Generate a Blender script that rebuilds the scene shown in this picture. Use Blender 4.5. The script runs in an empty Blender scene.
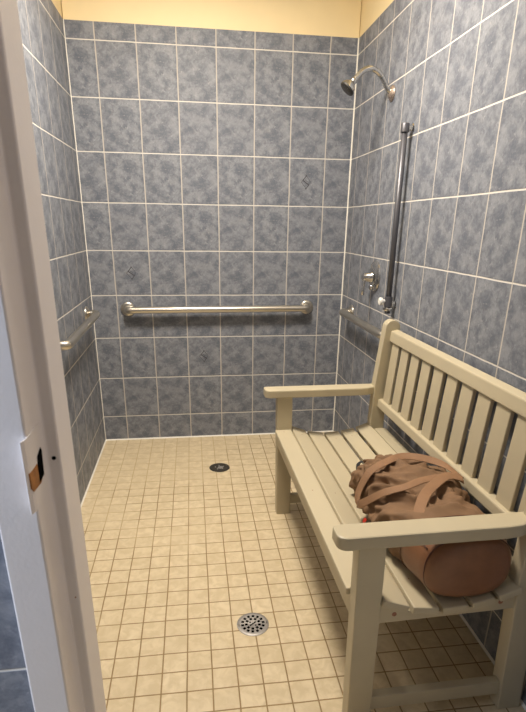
import bpy, bmesh, math, random
from mathutils import Vector, Matrix, noise
random.seed(7)
S = bpy.context.scene
COL = S.collection

# ------------------------------------------------------------------ camera
cam_d = bpy.data.cameras.new('camera'); cam = bpy.data.objects.new('camera', cam_d); COL.objects.link(cam)
S.camera = cam
RR = (0.9908, -0.1345, 0.0135); UU = (0.0345, 0.3479, 0.9369); FF = (0.1307, 0.9278, -0.3494)
f_ = Vector(FF).normalized(); r_ = Vector(RR); r_ = (r_ - f_ * r_.dot(f_)).normalized(); u_ = r_.cross(f_)
cam.matrix_world = Matrix(((r_.x, u_.x, -f_.x, .5803), (r_.y, u_.y, -f_.y, -3.1744), (r_.z, u_.z, -f_.z, 1.3242), (0, 0, 0, 1)))
cam_d.sensor_fit = 'HORIZONTAL'; cam_d.sensor_width = 36.0
cam_d.lens = 513.9 * 36.0 / 526.0
cam_d.shift_x = 0.0; cam_d.shift_y = 60.18 / 526.0
cam_d.clip_start = .02
cam_d.dof.use_dof = True; cam_d.dof.focus_distance = 2.6; cam_d.dof.aperture_fstop = 16.0

# ------------------------------------------------------------------ world, lights, exposure
S.view_settings.view_transform = 'Standard'; S.view_settings.look = 'None'
S.view_settings.gamma = 1.0; S.view_settings.use_curve_mapping = False
S.view_settings.exposure = 0.0
w = bpy.data.worlds.new('world'); S.world = w; w.use_nodes = True
bg = w.node_tree.nodes['Background']; bg.inputs[0].default_value = (.62, .72, 1.0, 1); bg.inputs[1].default_value = .02

def area(name, loc, size, power, col, target=None, size_y=None, shape='DISK'):
    d = bpy.data.lights.new(name, 'AREA'); d.shape = shape; d.size = size; d.energy = power; d.color = col
    if size_y: d.shape = 'RECTANGLE'; d.size_y = size_y
    o = bpy.data.objects.new(name, d); COL.objects.link(o); o.location = loc
    if target is not None:
        o.rotation_euler = (Vector(target) - Vector(loc)).to_track_quat('-Z', 'Y').to_euler()
    return o
area('shower_ceiling_lamp', (.62, -1.25, 2.585), .50, 62, (1.0, .90, .77), (.62, -1.25, 0))
area('hallway_daylight', (-.95, -2.86, 1.65), .45, 46, (.68, .79, 1.0), (.35, -2.55, .95), size_y=1.1)
area('jamb_fill_light', (2.3, -2.85, 2.25), .3, 9, (1.0, .83, .72), (.37, -2.5, 1.3))  # warm fill added to brighten the door jamb reveal, not an actual fixture

# ------------------------------------------------------------------ helpers
def tag(o, label=None, cat=None, group=None, kind=None):
    if label: o['label'] = label
    if cat: o['category'] = cat
    if group: o['group'] = group
    if kind: o['kind'] = kind
    return o
def empty(name, loc=(0, 0, 0), rz=0.0):
    o = bpy.data.objects.new(name, None); COL.objects.link(o); o.location = loc; o.rotation_euler = (0, 0, rz)
    o.empty_display_size = .05
    return o
def build(name, bm, mats, parent=None, smooth=False, bevel=0.0, seg=2, world=True):
    bmesh.ops.recalc_face_normals(bm, faces=bm.faces)
    me = bpy.data.meshes.new(name); bm.to_mesh(me); bm.free()
    o = bpy.data.objects.new(name, me); COL.objects.link(o)
    if not isinstance(mats, (list, tuple)): mats = [mats]
    for m in mats: me.materials.append(m)
    if parent is not None:
        o.parent = parent
        if world: me.transform(Matrix.Translation(-Vector(parent_base(parent))))
    if smooth:
        for p in me.polygons: p.use_smooth = True
    if bevel:
        b = o.modifiers.new('bevel', 'BEVEL'); b.width = bevel; b.segments = seg; b.limit_method = 'ANGLE'; b.angle_limit = math.radians(35)
    return o
def parent_base(p):
    v = Vector((0, 0, 0))
    while p is not None:
        v += Vector(p.location); p = p.parent
    return v
def box(bm, x0, x1, y0, y1, z0, z1, mi=0):
    vs = [bm.verts.new((x, y, z)) for x in (x0, x1) for y in (y0, y1) for z in (z0, z1)]
    for q in ((0, 1, 3, 2), (4, 6, 7, 5), (0, 4, 5, 1), (2, 3, 7, 6), (0, 2, 6, 4), (1, 5, 7, 3)):
        f = bm.faces.new([vs[i] for i in q]); f.material_index = mi
def prism(bm, poly, axis, a, b):
    """poly: 2D points; axis 'y' -> poly in xz, 'z' -> poly in xy, 'x' -> poly in yz"""
    def P(p, t):
        return {'y': (p[0], t, p[1]), 'z': (p[0], p[1], t), 'x': (t, p[0], p[1])}[axis]
    A = [bm.verts.new(P(p, a)) for p in poly]; B = [bm.verts.new(P(p, b)) for p in poly]
    n = len(poly)
    bm.faces.new(A); bm.faces.new(B[::-1])
    for i in range(n): bm.faces.new((A[i], A[(i + 1) % n], B[(i + 1) % n], B[i]))
def fillet(pts, r, n=8):
    pts = [Vector(p) for p in pts]; out = [pts[0]]
    for i in range(1, len(pts) - 1):
        a, b, c = pts[i - 1], pts[i], pts[i + 1]
        d1 = (a - b).normalized(); d2 = (c - b).normalized()
        ang = d1.angle(d2); t = min(r / math.tan(ang / 2), (a - b).length * .49, (c - b).length * .49)
        p1 = b + d1 * t; p2 = b + d2 * t
        for k in range(n + 1):
            s = k / n
            out.append((1 - s) ** 2 * p1 + 2 * s * (1 - s) * b + s * s * p2)
    out.append(pts[-1]); return out
def tube(bm, pts, r, seg=16, cap=True):
    pts = [Vector(p) for p in pts]; n = len(pts)
    rad = r if isinstance(r, (list, tuple)) else [r] * n
    t0 = (pts[1] - pts[0]).normalized()
    up = Vector((0, 0, 1)) if abs(t0.z) < .9 else Vector((1, 0, 0))
    nrm = (up - t0 * up.dot(t0)).normalized(); rings = []
    for i in range(n):
        t = ((pts[min(i + 1, n - 1)] - pts[max(i - 1, 0)])).normalized()
        nrm = (nrm - t * nrm.dot(t)).normalized(); bi = t.cross(nrm)
        rings.append([bm.verts.new(pts[i] + (nrm * math.cos(a) + bi * math.sin(a)) * rad[i]) for a in [2 * math.pi * k / seg for k in range(seg)]])
    for A, B in zip(rings, rings[1:]):
        for k in range(seg): bm.faces.new((A[k], A[(k + 1) % seg], B[(k + 1) % seg], B[k]))
    if cap: bm.faces.new(rings[0][::-1]); bm.faces.new(rings[-1])
def lathe(bm, base, direction, prof, seg=32):
    """prof: list of (distance along direction, radius)"""
    base = Vector(base); d = Vector(direction).normalized()
    tube(bm, [base + d * a for a, _ in prof], [max(b, 1e-4) for _, b in prof], seg)
def shade_auto(o, ang=40):
    me = o.data
    for p in me.polygons: p.use_smooth = True
    bm = bmesh.new(); bm.from_mesh(me)
    for e in bm.edges:
        if len(e.link_faces) == 2 and e.calc_face_angle(0) > math.radians(ang): e.smooth = False
    bm.to_mesh(me); bm.free()
    return o

# ------------------------------------------------------------------ materials
def new_mat(name):
    m = bpy.data.materials.new(name); m.use_nodes = True
    nt = m.node_tree; b = nt.nodes['Principled BSDF']
    return m, nt, b
def plain(name, col, rough=.5, metal=0.0, noise_amt=0.0, noise_scale=20.0, bump=0.0, bump_scale=200.0, spec=.5, stretch=(1, 1, 1)):
    m, nt, b = new_mat(name)
    b.inputs['Base Color'].default_value = (*col, 1); b.inputs['Roughness'].default_value = rough
    b.inputs['Metallic'].default_value = metal; b.inputs['Specular IOR Level'].default_value = spec
    tc = nt.nodes.new('ShaderNodeTexCoord'); mp = nt.nodes.new('ShaderNodeMapping'); mp.inputs['Scale'].default_value = stretch
    nt.links.new(tc.outputs['Object'], mp.inputs[0])
    if noise_amt:
        n = nt.nodes.new('ShaderNodeTexNoise'); n.inputs['Scale'].default_value = noise_scale; n.inputs['Detail'].default_value = 5
        nt.links.new(mp.outputs[0], n.inputs['Vector'])
        r = nt.nodes.new('ShaderNodeValToRGB')
        r.color_ramp.elements[0].position = .3; r.color_ramp.elements[1].position = .7
        r.color_ramp.elements[0].color = (*[c * (1 - noise_amt) for c in col], 1); r.color_ramp.elements[1].color = (*[min(1, c * (1 + noise_amt)) for c in col], 1)
        nt.links.new(n.outputs[0], r.inputs[0]); nt.links.new(r.outputs[0], b.inputs['Base Color'])
    if bump:
        n = nt.nodes.new('ShaderNodeTexNoise'); n.inputs['Scale'].default_value = bump_scale; n.inputs['Detail'].default_value = 3
        nt.links.new(mp.outputs[0], n.inputs['Vector'])
        bu = nt.nodes.new('ShaderNodeBump'); bu.inputs['Strength'].default_value = bump; bu.inputs['Distance'].default_value = .001
        nt.links.new(n.outputs[0], bu.inputs['Height']); nt.links.new(bu.outputs[0], b.inputs['Normal'])
    return m
class NT:
    def __init__(s, nt): s.nt = nt
    def math(s, op, a, b=None, c=None, clamp=False):
        n = s.nt.nodes.new('ShaderNodeMath'); n.operation = op; n.use_clamp = clamp
        for i, v in enumerate((a, b, c)):
            if v is None: continue
            if isinstance(v, (int, float)): n.inputs[i].default_value = v
            else: s.nt.links.new(v, n.inputs[i])
        return n.outputs[0]
    def mapr(s, v, a, b, c, d):
        n = s.nt.nodes.new('ShaderNodeMapRange'); s.nt.links.new(v, n.inputs[0])
        for i, x in zip((1, 2, 3, 4), (a, b, c, d)): n.inputs[i].default_value = x
        n.interpolation_type = 'SMOOTHSTEP'
        return n.outputs[0]
    def mix(s, f, a, b):
        n = s.nt.nodes.new('ShaderNodeMix'); n.data_type = 'RGBA'
        for i, v in ((0, f), (6, a), (7, b)):
            if isinstance(v, (int, float)): n.inputs[i].default_value = v
            elif isinstance(v, tuple): n.inputs[i].default_value = (*v, 1)
            else: s.nt.links.new(v, n.inputs[i])
        return n.outputs[2]
    def comb(s, x, y, z):
        n = s.nt.nodes.new('ShaderNodeCombineXYZ')
        for i, v in enumerate((x, y, z)):
            if isinstance(v, (int, float)): n.inputs[i].default_value = v
            else: s.nt.links.new(v, n.inputs[i])
        return n.outputs[0]
    def noise(s, vec, scale, detail=4, rough=.55, dist=0.0):
        n = s.nt.nodes.new('ShaderNodeTexNoise'); s.nt.links.new(vec, n.inputs['Vector'])
        n.inputs['Scale'].default_value = scale; n.inputs['Detail'].default_value = detail; n.inputs['Roughness'].default_value = rough
        n.inputs['Distortion'].default_value = dist
        return n.outputs[0]
def tiles(name, ax, u0, pu, v0, pv, gw, kind, rot=0.0):
    m, nt, b = new_mat(name); T = NT(nt)
    g = nt.nodes.new('ShaderNodeNewGeometry'); sp = nt.nodes.new('ShaderNodeSeparateXYZ'); nt.links.new(g.outputs['Position'], sp.inputs[0])
    U = sp.outputs[ax[0]]; V = sp.outputs[ax[1]]
    # slight unevenness of the grout joints
    wob = T.math('MULTIPLY', T.math('SUBTRACT', T.noise(g.outputs['Position'], 5.0, 2), .5), .004)
    if rot:
        U2 = T.math('ADD', U, T.math('MULTIPLY', V, rot)); V = T.math('SUBTRACT', V, T.math('MULTIPLY', U, rot)); U = U2
    U = T.math('ADD', U, wob); V = T.math('ADD', V, wob)
    uu = T.math('DIVIDE', T.math('SUBTRACT', U, u0), pu); vv = T.math('DIVIDE', T.math('SUBTRACT', V, v0), pv)
    fu = T.math('FRACT', uu); fv = T.math('FRACT', vv); iu = T.math('FLOOR', uu); iv = T.math('FLOOR', vv)
    du = T.math('MULTIPLY', T.math('MINIMUM', fu, T.math('SUBTRACT', 1.0, fu)), pu)
    dv = T.math('MULTIPLY', T.math('MINIMUM', fv, T.math('SUBTRACT', 1.0, fv)), pv)
    d = T.math('MINIMUM', T.math('SUBTRACT', du, .0008 if kind == 'wall' else 0.0), dv)
    mask = T.mapr(d, gw * .5 - .0006, gw * .5 + .0006, 0.0, 1.0)     # 1 = tile
    hgt = T.mapr(d, gw * .3, gw * .5 + .0015, 0.0, 1.0)
    rnd = nt.nodes.new('ShaderNodeTexWhiteNoise'); rnd.noise_dimensions = '2D'; nt.links.new(T.comb(iu, iv, 0.0), rnd.inputs['Vector'])
    rv = rnd.outputs['Value']
    if kind == 'wall':
        # the same printed marbling repeats on every tile
        loc = T.comb(T.math('MULTIPLY', fu, pu), T.math('MULTIPLY', fv, pv), T.math('MULTIPLY', T.math('FLOOR', T.math('MULTIPLY', rv, 3.0)), 1.37))
        n1 = T.noise(loc, 20.0, 8, .62, .3); n2 = T.noise(loc, 110.0, 4, .8, .1)
        n = T.math('ADD', T.math('MULTIPLY', n1, .72), T.math('MULTIPLY', n2, .28))
        t = T.mapr(n, .36, .66, 0.0, 1.0)
        base = T.mix(t, (.128, .142, .176), (.285, .300, .330))
        n3 = T.mapr(T.noise(loc, 55.0, 3, .6, .8), .58, .74, 0.0, .6)
        base = T.mix(n3, base, (.40, .40, .42))
        base = T.mix(T.math('MULTIPLY', rv, .16), base, (.13, .14, .18))
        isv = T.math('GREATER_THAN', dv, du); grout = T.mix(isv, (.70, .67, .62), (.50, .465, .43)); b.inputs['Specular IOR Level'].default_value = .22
        rg = T.mix(mask, (.8, .8, .8), (.5, .5, .5))
    else:
        loc = T.comb(U, V, 0.0)
        n = T.noise(loc, 26.0, 5, .6, .6)
        base = T.mix(T.mapr(n, .35, .68, 0.0, 1.0), (.62, .505, .325), (.74, .62, .425))
        base = T.mix(T.math('MULTIPLY', rv, .35), base, (.57, .46, .29))
        wear = T.mapr(T.math('ADD', T.noise(loc, 2.2, 3, .5), T.math('MULTIPLY', T.math('ADD', T.math('SUBTRACT', .55, U), T.math('ADD', V, 1.1)), .22)), .50, .70, 0.0, .8)
        grout = T.mix(wear, T.mix(T.noise(loc, 9.0, 3), (.25, .165, .075), (.36, .25, .13)), (.58, .45, .27))
        b.inputs['Specular IOR Level'].default_value = .35
        rg = T.mix(mask, (.85, .85, .85), (.42, .42, .42))
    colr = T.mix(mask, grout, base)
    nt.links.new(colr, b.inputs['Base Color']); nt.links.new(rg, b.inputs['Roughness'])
    bu = nt.nodes.new('ShaderNodeBump'); bu.inputs['Strength'].default_value = .6; bu.inputs['Distance'].default_value = .0012
    hh = T.math('ADD', hgt, T.math('MULTIPLY', T.noise(loc, 60.0, 3), .12))
    nt.links.new(hh, bu.inputs['Height']); nt.links.new(bu.outputs[0], b.inputs['Normal'])
    return m
PW, PH, Z0 = .2032, .2527, .1623
M_back = tiles('slate_blue_tile_back', (0, 2), .144, PW, Z0, PH, .0048, 'wall')
M_right = tiles('slate_blue_tile_right', (1, 2), -.7214, PW, Z0, PH, .0048, 'wall')
M_left = tiles('slate_blue_tile_left', (1, 2), -.103, PW, Z0, PH, .0048, 'wall')
M_hall = tiles('slate_blue_tile_hall', (0, 2), .16, PW, .682, PH, .0042, 'wall')
M_floor = tiles('beige_floor_tile', (0, 1), .5361, .0776, -1.3777, .0767, .0042, 'floor', rot=-.0042)
M_paint = plain('yellow_wall_paint', (.86, .71, .43), .6, noise_amt=.02, noise_scale=8, bump=.15, bump_scale=120)
M_ceil = plain('ceiling_paint', (.85, .80, .68), .8, bump=.1, bump_scale=90)
M_hallpaint = plain('hall_paint', (.30, .30, .30), .8, bump=.1, bump_scale=90)
M_caulk = plain('white_caulk', (.80, .77, .70), .55, noise_amt=.06, noise_scale=30)
M_jamb = plain('door_frame_paint', (.74, .69, .66), .42, noise_amt=.02, noise_scale=12, bump=.25, bump_scale=160)
M_strike = plain('painted_strike', (.74, .69, .66), .4, bump=.2, bump_scale=160)
M_rust = plain('bare_wood', (.32, .13, .03), .7, noise_amt=.35, noise_scale=90)
M_black = plain('black_void', (.006, .006, .006), .9, noise_amt=.1, spec=0.0)
M_bench = plain('bench_paint', (.51, .445, .31), .42, noise_amt=.05, noise_scale=7, bump=.18, bump_scale=60, stretch=(1, .25, 1))
M_plug = plain('rusty_screw', (.30, .13, .08), .5, noise_amt=.3, noise_scale=300)
M_steel = plain('brushed_steel', (.66, .62, .55), .30, 1.0, noise_amt=.01, noise_scale=60)
M_satin = plain('satin_grey_bar', (.13, .13, .145), .42, .6, noise_amt=.04, noise_scale=60)
M_chrome = plain('chrome', (.62, .61, .59), .17, 1.0, noise_amt=.03, noise_scale=60)
M_corro = plain('corroded_chrome', (.42, .34, .29), .38, .8, noise_amt=.5, noise_scale=160)
M_dkrub = plain('black_rubber', (.03, .028, .025), .5, noise_amt=.2)
M_clear = plain('clear_plastic', (.80, .80, .78), .15, 0.2, noise_amt=.05)
M_drain = plain('drain_steel', (.34, .32, .30), .5, .5, noise_amt=.12, noise_scale=220)
M_ddrain = plain('dark_cast_drain', (.07, .062, .05), .5, .5, noise_amt=.3, noise_scale=200)
M_fabric = plain('brown_bag_fabric', (.20, .118, .066), .75, noise_amt=.12, noise_scale=14, bump=.5, bump_scale=420, spec=.25)
M_strap = plain('tan_webbing', (.29, .165, .092), .7, noise_amt=.07, noise_scale=30, bump=.6, bump_scale=600, spec=.25)
M_leather = plain('brown_leather', (.22, .100, .048), .42, noise_amt=.12, noise_scale=18, bump=.35, bump_scale=260, spec=.45)
M_piping = plain('dark_piping', (.09, .03, .018), .5, noise_amt=.1)
M_red = plain('red_tag', (.65, .04, .02), .5, noise_amt=.1)
M_loop = plain('black_webbing', (.012, .012, .015), .8, noise_amt=.1, bump=.4, bump_scale=500)
_nt = M_fabric.node_tree
_n = _nt.nodes.new('ShaderNodeTexNoise'); _n.noise_type = 'RIDGED_MULTIFRACTAL'; _n.inputs['Scale'].default_value = 11; _n.inputs['Detail'].default_value = 3; _n.inputs['Distortion'].default_value = .8
_nt.links.new([x for x in _nt.nodes if x.type == 'MAPPING'][0].outputs[0], _n.inputs['Vector'])
_b = _nt.nodes.new('ShaderNodeBump'); _b.inputs['Strength'].default_value = .8; _b.inputs['Distance'].default_value = .006
_nt.links.new(_n.outputs[0], _b.inputs['Height'])
_o = [x for x in _nt.nodes if x.type == 'BUMP' and x != _b][0]
_nt.links.new(_b.outputs[0], _o.inputs['Normal'])
M_motif = plain('engraved_motif', (.062, .062, .075), .5, noise_amt=.2, noise_scale=100)

# ------------------------------------------------------------------ the room
W = 1.516; ZT = 2.262; CH = 2.60; YF = -2.405; YH = -2.53
XL, XR = .318, 1.386
bm = bmesh.new(); box(bm, -1.6, 3.0, -4.4, .12, -.10, 0); floor = build('floor', bm, M_floor); tag(floor, kind='structure')
def wall(name, tile_box, paint_boxes, tmat):
    bm = bmesh.new(); box(bm, *tile_box, 0)
    for p in paint_boxes: box(bm, *p, 1)
    o = build(name, bm, [tmat, M_paint]); tag(o, kind='structure'); return o
wb = wall('wall_back', (0, W, 0, .10, 0, ZT), [(0, W, .004, .10, ZT, CH)], M_back)
wall('wall_left', (-.10, 0, YF, .10, 0, ZT), [(-.10, -.004, YF, .10, ZT, CH)], M_left)
wall('wall_right', (W, W + .10, YF, .10, 0, ZT), [(W + .004, W + .10, YF, .10, ZT, CH)], M_right)
bm = bmesh.new()
box(bm, -1.6, XL + .02, YH, YF, 0, CH); box(bm, XR - .02, 3.0, YH, YF, 0, CH); box(bm, XL + .02, XR - .02, YH, YF, 2.10, CH)
tag(build('wall_front', bm, M_hall), kind='structure')
bm = bmesh.new(); box(bm, -.10, W + .10, YF, .10, CH, CH + .08, 0); box(bm, -1.6, 3.0, -4.4, YF, CH, CH + .08, 1)
tag(build('ceiling', bm, [M_ceil, M_hallpaint]), kind='structure')
bm = bmesh.new(); box(bm, -1.6, 3.0, -4.5, -4.4, 0, CH)
tag(build('wall_hallway', bm, M_hallpaint), kind='structure')
# caulk lines: floor line and corners
def caulk(n, poly_axis, args):
    bm = bmesh.new(); prism(bm, *args); tag(build(n, bm, M_caulk), kind='structure')
c = .0065
caulk('trim_1', 'x', ([(0, 0), (-c, 0), (0, c)], 'x', 0, W))
caulk('trim_2', 'y', ([(0, 0), (c, 0), (0, c)], 'y', YF, 0))
caulk('trim_3', 'y', ([(W, 0), (W - c, 0), (W, c)], 'y', YF, 0))
c = .004
caulk('trim_4', 'z', ([(0, 0), (c, 0), (0, -c)], 'z', 0, ZT))
c = .006
caulk('trim_5', 'z', ([(W, 0), (W - c, 0), (W, -c)], 'z', 0, ZT))

# accent motif pressed into three tiles of the back wall
def motif(cx, cz):
    bm = bmesh.new()
    def seg(a, b_, w):
        a = Vector(a); b_ = Vector(b_); d = (b_ - a).normalized(); n = Vector((-d.y, d.x)) * w / 2; e = d * w * .4
        pts = [a - e + n, b_ + e + n, b_ + e - n, a - e - n]
        prism(bm, [(cx + p.x, cz + p.y) for p in pts], 'y', -.0006, .002)
    seg((0, .032), (-.019, .009), .0045); seg((-.019, .009), (.016, -.015), .006); seg((.016, -.015), (.001, -.034), .0045)
    seg((.002, .032), (.026, .002), .0022); seg((.026, .002), (.014, -.014), .0022)
    seg((-.019, .009), (-.028, -.001), .0022); seg((-.028, -.001), (0, -.034), .0022)
    seg((-.008, .012), (.008, .002), .0025)
    for z in (.032, -.034): box(bm, cx - .004, cx + .004, -.0008, .002, cz + z - .004, cz + z + .004)
    o = build('tile_motif', bm, M_motif, wb)
motif(1.258, 1.556); motif(.241, 1.049); motif(.648, .546)

# door frame
bm = bmesh.new()
YS = -2.48
prism(bm, [(XL, -2.55), (.371, -2.55), (.371, YS), (.389, YS), (.389, -2.40), (XL, -2.40)], 'z', 0, 2.10)
xr2 = XR - .053
prism(bm, [(XR, -2.55), (xr2, -2.55), (xr2, YS), (xr2 - .018, YS), (xr2 - .018, -2.40), (XR, -2.40)], 'z', 0, 2.10)
box(bm, XL, XR, -2.55, -2.40, 2.10, 2.153)
d1 = build('door_1', bm, M_jamb, bevel=.003, seg=3); tag(d1, kind='structure')
# strike plate with its lip bent over the outer face, latch slot, bare wood behind
zs0, zs1 = .971, 1.072
bm = bmesh.new()
prism(bm, [(.3705, -2.500), (.3722, -2.500), (.3722, -2.553), (.3712, -2.561), (.3685, -2.567), (.3670, -2.5665), (.3695, -2.560), (.3705, -2.553)], 'z', zs0, zs1)
sp = build('strike_plate', bm, M_strike, d1, bevel=.0005)
bm = bmesh.new(); prism(bm, [(-2.526, 1.034), (-2.508, 1.040), (-2.504, 1.034), (-2.508, 1.000), (-2.530, .998), (-2.530, 1.018)], 'x', .3700, .3727); build('latch_slot', bm, M_black, sp)
bm = bmesh.new(); prism(bm, [(-2.5625, 1.027), (-2.530, 1.026), (-2.529, 1.004), (-2.513, 1.001), (-2.524, .995), (-2.557, .999), (-2.5625, 1.006)], 'x', .3698, .3725); build('bare_wood', bm, M_rust, sp)
bm = bmesh.new(); lathe(bm, (.380, YS + .001, 1.0105), (0, -1, 0), [(0, .0030), (.0016, .0030)], 16); build('silencer_hole', bm, M_black, d1)
bm = bmesh.new(); lathe(bm, (.383, YS + .001, .768), (0, -1, 0), [(0, .0012), (.0016, .0012)], 10); build('nail_hole', bm, M_rust, d1)

# ------------------------------------------------------------------ bench
bench = empty('garden_bench', (1.2, -1.57, 0), 0.0)
tag(bench, 'cream painted slatted wooden bench with armrests standing against the right wall', 'bench')
NY, FY = -2.17, -.975
def part(name, bm, mat=M_bench, bev=.003, parent=None): return build(name, bm, mat, parent or bench, bevel=bev)
for y0, y1 in ((NY, NY + .046), (FY - .046, FY)):
    bm = bmesh.new(); prism(bm, [(.963, 0), (1.031, 0), (1.023, .60), (.953, .60)], 'y', y0, y1); part('front_leg', bm)
    # rear leg and back post are one kinked piece with a rounded top
    prof = [(1.423, 0), (1.408, .30), (1.399, .46), (1.4035, .64), (1.4285, .895)]
    for k in range(0, 9):
        a = math.pi * (1 - k / 8); prof.append((1.4635 + .034 * math.cos(a), .905 + .034 * math.sin(a)))
    prof += [(1.4965, .895), (1.470, .64), (1.464, .46), (1.475, .30), (1.493, 0)]
    bm = bmesh.new(); prism(bm, prof, 'y', y0, y1); part('back_post', bm)
# armrests
def arm(outer, inner, s):
    r = .026; pts = []
    xa = .897
    for k in range(7):
        a = math.pi / 2 * k / 6
        pts.append((xa + r - r * math.cos(a), outer + s * (r - r * math.sin(a))))
    pts += [(1.335, outer), (1.37, outer + s * .004), (1.405, outer + s * .018), (1.425, outer + s * .022), (1.425, inner)]
    pts += [(xa + .012, inner), (xa + .003, inner - s * .003), (xa, inner - s * .012)]
    bm = bmesh.new(); prism(bm, pts, 'z', .600, .636); return part('armrest', bm, bev=.005)
# near arm outer edge toward the camera, far arm widest toward the middle of the bench
arm(-2.181, -2.114, 1); arm(-1.032, -.962, 1)
# seat rails at the ends, contoured tops
cont = [(.985, .43), (1.03, .420), (1.065, .405), (1.10, .392), (1.15, .381), (1.22, .379), (1.30, .388), (1.36, .404), (1.41, .418)]
for y0, y1 in ((NY + .006, NY + .036), (FY - .036, FY - .006)):
    bm = bmesh.new(); prism(bm, [(.99, .358), (1.42, .366)] + cont[::-1], 'y', y0, y1); rail = part('seat_rail', bm, bev=.002)
    ys = y0 if y0 < -2 else y1; dr = -1 if y0 < -2 else 1
    for x, z in ((1.066, .385), (1.362, .392)):
        bm = bmesh.new(); lathe(bm, (x, ys - dr * .003, z), (0, dr, 0), [(0, .0065), (.0038, .0065), (.0040, .0045), (.0034, .0035), (.0034, .0005)], 14)
        build('screw', bm, M_plug, rail)
bm = bmesh.new(); box(bm, .957, .983, NY + .044, FY - .044, .366, .428); part('front_apron', bm)
bm = bmesh.new(); box(bm, 1.425, 1.452, NY + .044, FY - .044, .366, .414); part('back_apron', bm)
bm = bmesh.new(); box(bm, 1.19, 1.225, NY + .04, FY - .04, .352, .376); part('seat_brace', bm)
# seat boards: (x0, ztop0, x1, ztop1)
boards = [(.946, .446, 1.019, .446, 1), (1.030, .442, 1.101, .416, 0), (1.111, .4125, 1.183, .402, 0), (1.193, .401, 1.263, .404, 0), (1.273, .407, 1.335, .418, 0), (1.345, .422, 1.405, .444, 0), (1.418, .434, 1.474, .434, 1)]
for x0, z0, x1, z1, inner in boards:
    d = Vector((x1 - x0, z1 - z0)).normalized(); n = Vector((d.y, -d.x)) * .021
    y0, y1 = (NY + .047, FY - .047) if inner else (NY - .008, FY + .008)
    bm = bmesh.new(); prism(bm, [(x0, z0), (x1, z1), (x1 + n.x, z1 + n.y), (x0 + n.x, z0 + n.y)], 'y', y0, y1)
    sl = part('seat_slat', bm, bev=.0035)
    if x0 < 1.3:
        for yy in (-2.06, -1.60, -1.05):
            if inner and yy < -2.1: continue
            xm = (x0 + x1) / 2; zm = (z0 + z1) / 2
            bm = bmesh.new(); lathe(bm, (xm, yy, zm - .001), (0, 0, 1), [(0, .0021), (.0014, .0021)], 8); build('nail_head', bm, M_plug, sl)
# back: top rail, lower rail, eleven slats
bm = bmesh.new(); prism(bm, [(1.4500, .846), (1.4545, .893), (1.4870, .899), (1.4820, .846)], 'y', NY + .046, FY - .046); part('top_rail', bm, bev=.005)
bm = bmesh.new(); prism(bm, [(1.4220, .540), (1.4250, .578), (1.4570, .581), (1.4540, .540)], 'y', NY + .046, FY - .046); part('lower_rail', bm, bev=.005)
for k in range(11):
    yc = -1.078 - .1013 * k; hw = .0355
    bm = bmesh.new(); prism(bm, [(1.4385, .576), (1.4590, .850), (1.4730, .850), (1.4525, .576)], 'y', yc - hw, yc + hw); part('back_slat', bm, bev=.003)
# end stretchers
for y0, y1 in ((NY + .010, NY + .036), (FY - .036, FY - .010)):
    bm = bmesh.new(); box(bm, 1.02, 1.432, y0, y1, .050, .097); part('stretcher', bm)
bench.rotation_euler = (0, 0, .011)

# ------------------------------------------------------------------ grab bars
def grab_bar(label, p0, p1, nrm, off):
    p0 = Vector(p0); p1 = Vector(p1); n = Vector(nrm)
    t = empty('grab_bar', tuple((p0 + p1) / 2)); tag(t, label, 'grab bar')
    bm = bmesh.new(); tube(bm, fillet([p0 + n * .003, p0 + n * off, p1 + n * off, p1 + n * .003], .040, 10), .0198, 20); build('bar', bm, M_steel, t, smooth=True)
    for p in (p0, p1):
        bm = bmesh.new(); lathe(bm, p, n, [(0, .042), (.002, .0425), (.006, .0415), (.010, .037), (.0125, .028), (.0130, .0195), (.0125, .018)], 36); shade_auto(build('flange', bm, M_steel, t), 50)
grab_bar('long horizontal stainless grab bar on the back wall of the shower', (.205, 0, .842), (1.291, 0, .846), (0, -1, 0), .055)
grab_bar('stainless grab bar on the left wall, partly hidden by the door frame', (0, -.198, .847), (0, -.962, .838), (1, 0, 0), .060)
grab_bar('stainless grab bar on the right wall, running behind the bench back post', (W, -.215, .848), (W, -.900, .848), (-1, 0, 0), .062)

# ------------------------------------------------------------------ shower head
sh = empty('shower_fixture', (W, -.586, 1.888)); tag(sh, 'chrome shower head on a curved arm high on the right wall', 'shower head')
bm = bmesh.new(); lathe(bm, (W, -.586, 1.888), (-1, 0, 0), [(0, .032), (.003, .033), (.007, .030), (.013, .020), (.018, .014)], 32); shade_auto(build('wall_flange', bm, M_corro, sh), 50)
arm_pts = [(W, -.586, 1.888), (1.492, -.586, 1.905), (1.462, -.586, 1.948), (1.432, -.586, 1.972), (1.402, -.586, 1.979), (1.370, -.586, 1.968), (1.345, -.586, 1.944), (1.334, -.586, 1.930)]
sm = []
for i in range(len(arm_pts) - 1):
    P = [Vector(arm_pts[max(0, min(len(arm_pts) - 1, j))]) for j in (i - 1, i, i + 1, i + 2)]
    for k in range(5):
        s = k / 5; sm.append(.5 * ((2 * P[1]) + (P[2] - P[0]) * s + (2 * P[0] - 5 * P[1] + 4 * P[2] - P[3]) * s * s + (-P[0] + 3 * P[1] - 3 * P[2] + P[3]) * s ** 3))
sm.append(Vector(arm_pts[-1]))
bm = bmesh.new(); tube(bm, sm, .0120, 16); build('arm', bm, M_chrome, sh, smooth=True)
dr = (Vector((1.300, -.586, 1.893)) - Vector((1.336, -.586, 1.933))).normalized()
b0 = Vector((1.338, -.586, 1.936))
bm = bmesh.new(); lathe(bm, b0, dr, [(0, .011), (.004, .0145), (.012, .0155), (.018, .013), (.022, .018), (.034, .030), (.044, .0345), (.050, .035)], 30); hb = shade_auto(build('head', bm, M_chrome, sh), 50)
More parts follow.
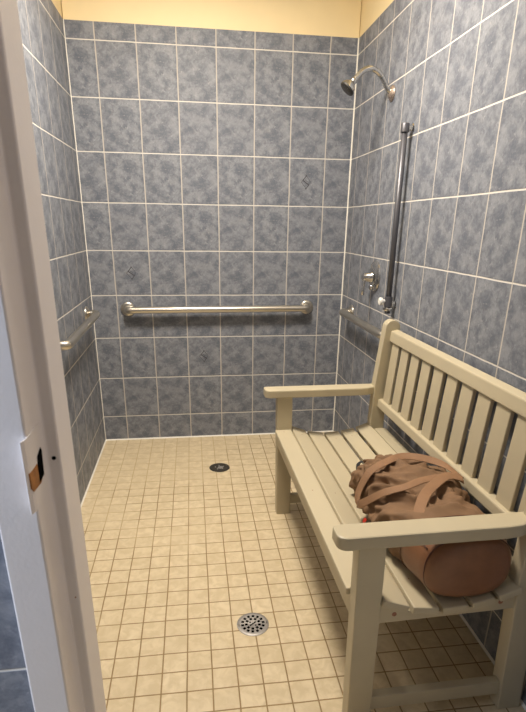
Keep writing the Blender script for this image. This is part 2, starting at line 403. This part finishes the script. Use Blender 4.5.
bm = bmesh.new(); lathe(bm, b0 + dr * .049, dr, [(0, .036), (.006, .036), (.009, .032), (.009, .002)], 30); fp = shade_auto(build('spray_face', bm, M_dkrub, hb), 40)
bm = bmesh.new()
for rr_, n in ((.008, 6), (.016, 10), (.023, 14)):
    for k in range(n):
        a = 2 * math.pi * k / n; side = Vector((0, 1, 0)); s2 = dr.cross(side)
        lathe(bm, b0 + dr * .0575 + (side * math.cos(a) + s2 * math.sin(a)) * rr_, dr, [(0, .0012), (.002, .0008)], 6)
build('nozzles', bm, M_chrome, fp)

# ------------------------------------------------------------------ slide bar
sb = empty('slide_bar', (W, -.866, 1.35)); tag(sb, 'vertical grey slide bar on the right wall, left of the bench back', 'slide bar')
XB = 1.482
bm = bmesh.new(); tube(bm, [(XB, -.866, .945), (XB, -.866, 1.722)], .0125, 20); build('bar', bm, M_satin, sb, smooth=True)
for z in (1.708, .985):
    bm = bmesh.new(); lathe(bm, (W, -.866, z), (-1, 0, 0), [(0, .017), (.003, .018), (.006, .012), (.040, .011)], 24); shade_auto(build('bracket', bm, M_chrome, sb), 50)
bm = bmesh.new(); lathe(bm, (XB, -.866, 1.690), (0, 0, 1), [(0, .0165), (.001, .0175), (.030, .0175), (.034, .015)], 24); shade_auto(build('top_cap', bm, M_satin, sb))
bm = bmesh.new(); lathe(bm, (XB, -.866, .975), (0, 0, 1), [(0, .0170), (.001, .0185), (.045, .0185), (.046, .0165)], 24); slv = shade_auto(build('holder', bm, M_satin, sb))
bm = bmesh.new(); lathe(bm, (XB, -.866, .958), (0, 0, 1), [(0, .019), (.003, .0215), (.011, .0215), (.014, .018)], 24); shade_auto(build('ring', bm, M_chrome, slv))
bm = bmesh.new(); lathe(bm, (XB - .014, -.866, 1.001), (-1, 0, -.06), [(0, .008), (.012, .008), (.016, .017), (.024, .019), (.030, .016)], 20); shade_auto(build('holder_knob', bm, M_clear, slv), 50)

# ------------------------------------------------------------------ mixer valve
mv = empty('shower_valve', (W, -.57, 1.08)); tag(mv, 'round chrome shower mixer valve with lever handle on the right wall', 'shower valve')
bm = bmesh.new(); lathe(bm, (W, -.57, 1.086), (-1, 0, 0), [(0, .076), (.004, .077), (.011, .070), (.018, .050), (.022, .034)], 40); shade_auto(build('escutcheon', bm, M_chrome, mv), 50)
bm = bmesh.new(); lathe(bm, (W - .008, -.57, 1.080), (-1, 0, 0), [(0, .030), (.020, .029), (.024, .024), (.044, .022), (.047, .020), (.058, .019), (.062, .012)], 30); hu = shade_auto(build('hub', bm, M_chrome, mv), 50)
bm = bmesh.new(); tube(bm, [(W - .055, -.572, 1.083), (W - .060, -.574, 1.060), (W - .064, -.578, 1.020), (W - .064, -.580, .992)], [.0085, .0075, .0075, .009], 14); build('lever', bm, M_chrome, hu, smooth=True)
bm = bmesh.new(); lathe(bm, (W - .008, -.570, 1.030), (-1, 0, 0), [(0, .014), (.016, .014), (.020, .010)], 18); shade_auto(build('stop_valve', bm, M_chrome, mv), 50)

# ------------------------------------------------------------------ drains
dn = empty('floor_drain', (.757, -1.74, 0)); tag(dn, 'round steel floor drain with square holes, the nearer of two, beside the bench', 'drain')
bm = bmesh.new(); lathe(bm, (.757, -1.74, -.004), (0, 0, 1), [(0, .0565), (.0052, .0565), (.0062, .0550), (.0066, .0480), (.0060, .0440), (.0062, .0005)], 48); rim = shade_auto(build('grate', bm, M_drain, dn), 50)
bm = bmesh.new()
def hole(cx, cy, w, h, a):
    ca, sa = math.cos(a), math.sin(a)
    prism(bm, [(.757 + cx + ca * u - sa * v, -1.74 + cy + sa * u + ca * v) for u, v in ((-w, -h), (w, -h), (w, h), (-w, h))], 'z', .0012, .0027)
for rr_, n, w_, of in ((.0370, 14, .0052, .1), (.0235, 9, .0052, .4)):
    for k in range(n):
        a = 2 * math.pi * k / n + of; hole(rr_ * math.cos(a), rr_ * math.sin(a), w_, .0048, a)
for k in range(-1, 2): hole(k * .008, k * .006, .0028, .0046, -.8)
hole(-.009, .008, .003, .003, .7); hole(.009, -.008, .003, .003, .7)
build('drain_holes', bm, M_black, rim)
df = empty('floor_drain', (.710, -.478, 0)); tag(df, 'round dark floor drain, the farther of two, near the back wall', 'drain')
bm = bmesh.new(); lathe(bm, (.710, -.478, -.004), (0, 0, 1), [(0, .0590), (.0046, .0590), (.0056, .0560), (.0060, .0510), (.0052, .0480), (.0050, .0005)], 48); rim = shade_auto(build('grate', bm, M_ddrain, df), 50)
bm = bmesh.new()
for k in range(5):
    a = k * 1.2566 + .4
    lathe(bm, (.710 + .024 * math.cos(a), -.478 + .024 * math.sin(a), .0005), (0, 0, 1), [(0, .0045), (.0022, .0045), (.0032, .003)], 12)
lathe(bm, (.715, -.480, .0005), (0, 0, 1), [(0, .017), (.0022, .016), (.0032, .010)], 20)
build('drain_boss', bm, M_drain, rim)

# ------------------------------------------------------------------ duffel bag on the bench
def seat_z(x):
    for x0, z0, x1, z1, _ in boards:
        if x0 - .012 <= x <= x1 + .012:
            t = min(1, max(0, (x - x0) / (x1 - x0))); return z0 + (z1 - z0) * t
    return .44
BAG = [(-2.168, 1.268, .085, .450, .550), (-2.163, 1.268, .104, .420, .575), (-2.150, 1.268, .116, .41, .587), (-2.125, 1.268, .124, .408, .592), (-2.05, 1.268, .142, .405, .590), (-1.92, 1.264, .152, .405, .583), (-1.80, 1.264, .153, .405, .585), (-1.70, 1.266, .148, .405, .577), (-1.60, 1.268, .136, .405, .554), (-1.53, 1.270, .110, .41, .520), (-1.49, 1.272, .07, .42, .485)]
def bag_at(y):
    if y <= BAG[0][0]: return BAG[0][1:]
    for A, B in zip(BAG, BAG[1:]):
        if y <= B[0]:
            t = (y - A[0]) / (B[0] - A[0]); t = t * t * (3 - 2 * t) * .4 + t * .6
            return tuple(A[i] + (B[i] - A[i]) * t for i in range(1, 5))
    return BAG[-1][1:]
def sect(y, t, g=0.0):
    cx, a, z0, z1 = bag_at(y); m = (z0 + z1) / 2; h = (z1 - z0) / 2
    cs, sn = math.cos(t), math.sin(t)
    return Vector((cx + (a + g) * math.copysign(abs(cs) ** .8, cs), y, m + (h + g) * math.copysign(abs(sn) ** .8, sn)))
bag = empty('duffel_bag', (1.27, -1.83, .43)); tag(bag, 'crumpled brown canvas and leather bag lying on the bench seat', 'bag')
def folds(p, t, y):
    k = min(1, max(0, (y + 2.06) / .12)); end = min(1, max(0, (y + 1.75) / .2))
    q = Vector((p.x * 5.0, p.y * 9.0, p.z * 5.0))
    v = 0.0
    # soft crumple plus sharper ridge folds
    v += noise.noise(q) * .014
    for s, am in ((7, .026), (14, .020), (26, .009)):
        n = noise.noise(Vector((p.x * s + p.y * s * .55, p.y * s * .8 - p.x * s * .3, p.z * s + 7)))
        v += (1 - abs(n) * 2.6) * am - am * .55
    v *= k
    v += end * .006 * math.sin(t * 13 + 2 * math.sin(y * 30))
    v += (1 - k) * noise.noise(Vector((p.x * 6, p.y * 6, p.z * 6))) * .004
    return v
NT_, NYb = 120, 130
bm = bmesh.new(); rings = []
ysamp = [-2.168, -2.1655, -2.163, -2.157, -2.150, -2.142, -2.134, -2.125] + [-2.125 + (.635) * i / NYb for i in range(1, NYb + 1)]
for y in ysamp:
    ring = []
    for j in range(NT_):
        t = 2 * math.pi * j / NT_; p = sect(y, t)
        c_ = Vector((bag_at(y)[0], y, (bag_at(y)[2] + bag_at(y)[3]) / 2)); d = (p - c_); ln = d.length
        p = p + d / ln * folds(p, t, y)
        p.z = max(p.z, seat_z(p.x) + .002)
        p.x = min(p.x, 1.4185)
        ring.append(bm.verts.new(p))
    rings.append(ring)
for A, B in zip(rings, rings[1:]):
    for k in range(NT_): bm.faces.new((A[k], A[(k + 1) % NT_], B[(k + 1) % NT_], B[k]))
bm.faces.new(rings[0]); bm.faces.new(rings[-1])
# leather covers the near end, stopping at a seam
for f in bm.faces: f.material_index = 0
body_faces = [f for f in bm.faces]
seam_y = -2.045
lea = bmesh.new(); vm = {}
for f in [f for f in bm.faces if f.calc_center_median().y < seam_y]:
    vs = []
    for v in f.verts:
        if v not in vm:
            vm[v] = lea.verts.new(v.co)
        vs.append(vm[v])
    lea.faces.new(vs)
bmesh.ops.delete(bm, geom=[f for f in body_faces if f.calc_center_median().y < seam_y], context='FACES')
build('bag_body', bm, M_fabric, bag, smooth=True)
build('leather_base', lea, M_leather, bag, smooth=True)
def ringpath(y, g, z_off=.002):
    out = []
    for j in range(97):
        t = 2 * math.pi * j / 96; p = sect(y, t, g); p.z = max(p.z, seat_z(p.x) + z_off); out.append(p)
    return out
for y, g, r in ((-2.1425, .0006, .0018), (seam_y, .0008, .0012)):
    bm = bmesh.new(); tube(bm, ringpath(y, g, .004), r, 8, cap=False); build('piping', bm, M_piping, bag, smooth=True)
# long side seam of the leather
bm = bmesh.new(); tube(bm, [sect(-2.13 + .085 * i / 8, 2.62, .0015) for i in range(9)], .0014, 6); build('side_seam', bm, M_piping, bag, smooth=True)
def catmull(pts, n=8):
    pts = [Vector(p) for p in pts]; out = []
    for i in range(len(pts) - 1):
        P = [pts[max(0, min(len(pts) - 1, j))] for j in (i - 1, i, i + 1, i + 2)]
        for k in range(n):
            s = k / n; out.append(.5 * ((2 * P[1]) + (P[2] - P[0]) * s + (2 * P[0] - 5 * P[1] + 4 * P[2] - P[3]) * s * s + (-P[0] + 3 * P[1] - 3 * P[2] + P[3]) * s ** 3))
    out.append(pts[-1]); return out
def ribbon(name, pts, width, mat, parent, th=.003, axis=None, n=8):
    """flat webbing; axis gives the outward normal of the strap at each control point"""
    P = catmull(pts, n); A = catmull(axis, n) if axis else None
    bm = bmesh.new(); rows = []
    for i, p in enumerate(P):
        t = (P[min(i + 1, len(P) - 1)] - P[max(i - 1, 0)]).normalized()
        nn = A[i].normalized() if A else Vector((0, 0, 1)); nn = (nn - t * nn.dot(t)).normalized(); s = t.cross(nn)
        row = []
        for a, b_ in ((-.5, 0), (-.46, .5), (-.2, .62), (.2, .62), (.46, .5), (.5, 0), (.46, -.5), (-.46, -.5)):
            row.append(bm.verts.new(p + s * a * width + nn * b_ * th))
        rows.append(row)
    for R0, R1 in zip(rows, rows[1:]):
        for k in range(8): bm.faces.new((R0[k], R0[(k + 1) % 8], R1[(k + 1) % 8], R1[k]))
    bm.faces.new(rows[0]); bm.faces.new(rows[-1])
    return build(name, bm, mat, parent, smooth=False)
up = (0, 0, 1)
ribbon('handle', [(1.402, -1.830, .588), (1.372, -1.765, .603), (1.325, -1.712, .605), (1.265, -1.680, .600), (1.195, -1.708, .594), (1.135, -1.732, .572), (1.100, -1.746, .510), (1.093, -1.768, .482), (1.092, -1.806, .502), (1.133, -1.872, .575), (1.191, -1.884, .597), (1.250, -1.862, .603), (1.323, -1.838, .600), (1.376, -1.832, .594), (1.406, -1.834, .578)], .026, M_strap, bag,
       axis=[(.5, -.5, .6), (.4, -1, .5), (.2, -.8, .6), (0, -.6, .9), (-.2, -.5, 1), (-.6, -.6, .8), (-1, -.5, .3), (-1, -.4, -.1), (-1, -.5, .4), (-.6, -.4, .8), (-.2, -.3, 1), (0, -.3, 1), (0, -.3, 1), (.3, -.3, 1), (.6, -.3, .6)])
ribbon('handle', [(1.398, -1.838, .592), (1.345, -1.842, .604), (1.280, -1.889, .601), (1.228, -1.941, .597), (1.190, -1.995, .583), (1.165, -2.030, .556)], .032, M_strap, bag,
       axis=[(.3, -.3, 1), (.1, -.3, 1), (0, -.3, 1), (-.1, -.3, 1), (-.4, -.2, 1), (-.8, 0, .5)])
ribbon('webbing_loop', [(1.205, -1.560, .440), (1.180, -1.545, .450), (1.172, -1.520, .468), (1.186, -1.485, .484), (1.212, -1.480, .488), (1.232, -1.505, .484), (1.240, -1.545, .490)], .016, M_loop, bag,
       axis=[(-1, -.4, .2), (-1, -.2, .2), (-1, .2, .4), (-.3, .3, 1), (.4, .3, 1), (1, .2, .4), (1, 0, 0)])
ribbon('red_tag', [(1.100, -1.835, .432), (1.094, -1.835, .452), (1.098, -1.838, .466)], .012, M_red, bag, axis=[(-1, -.4, .2)] * 3, th=.002)
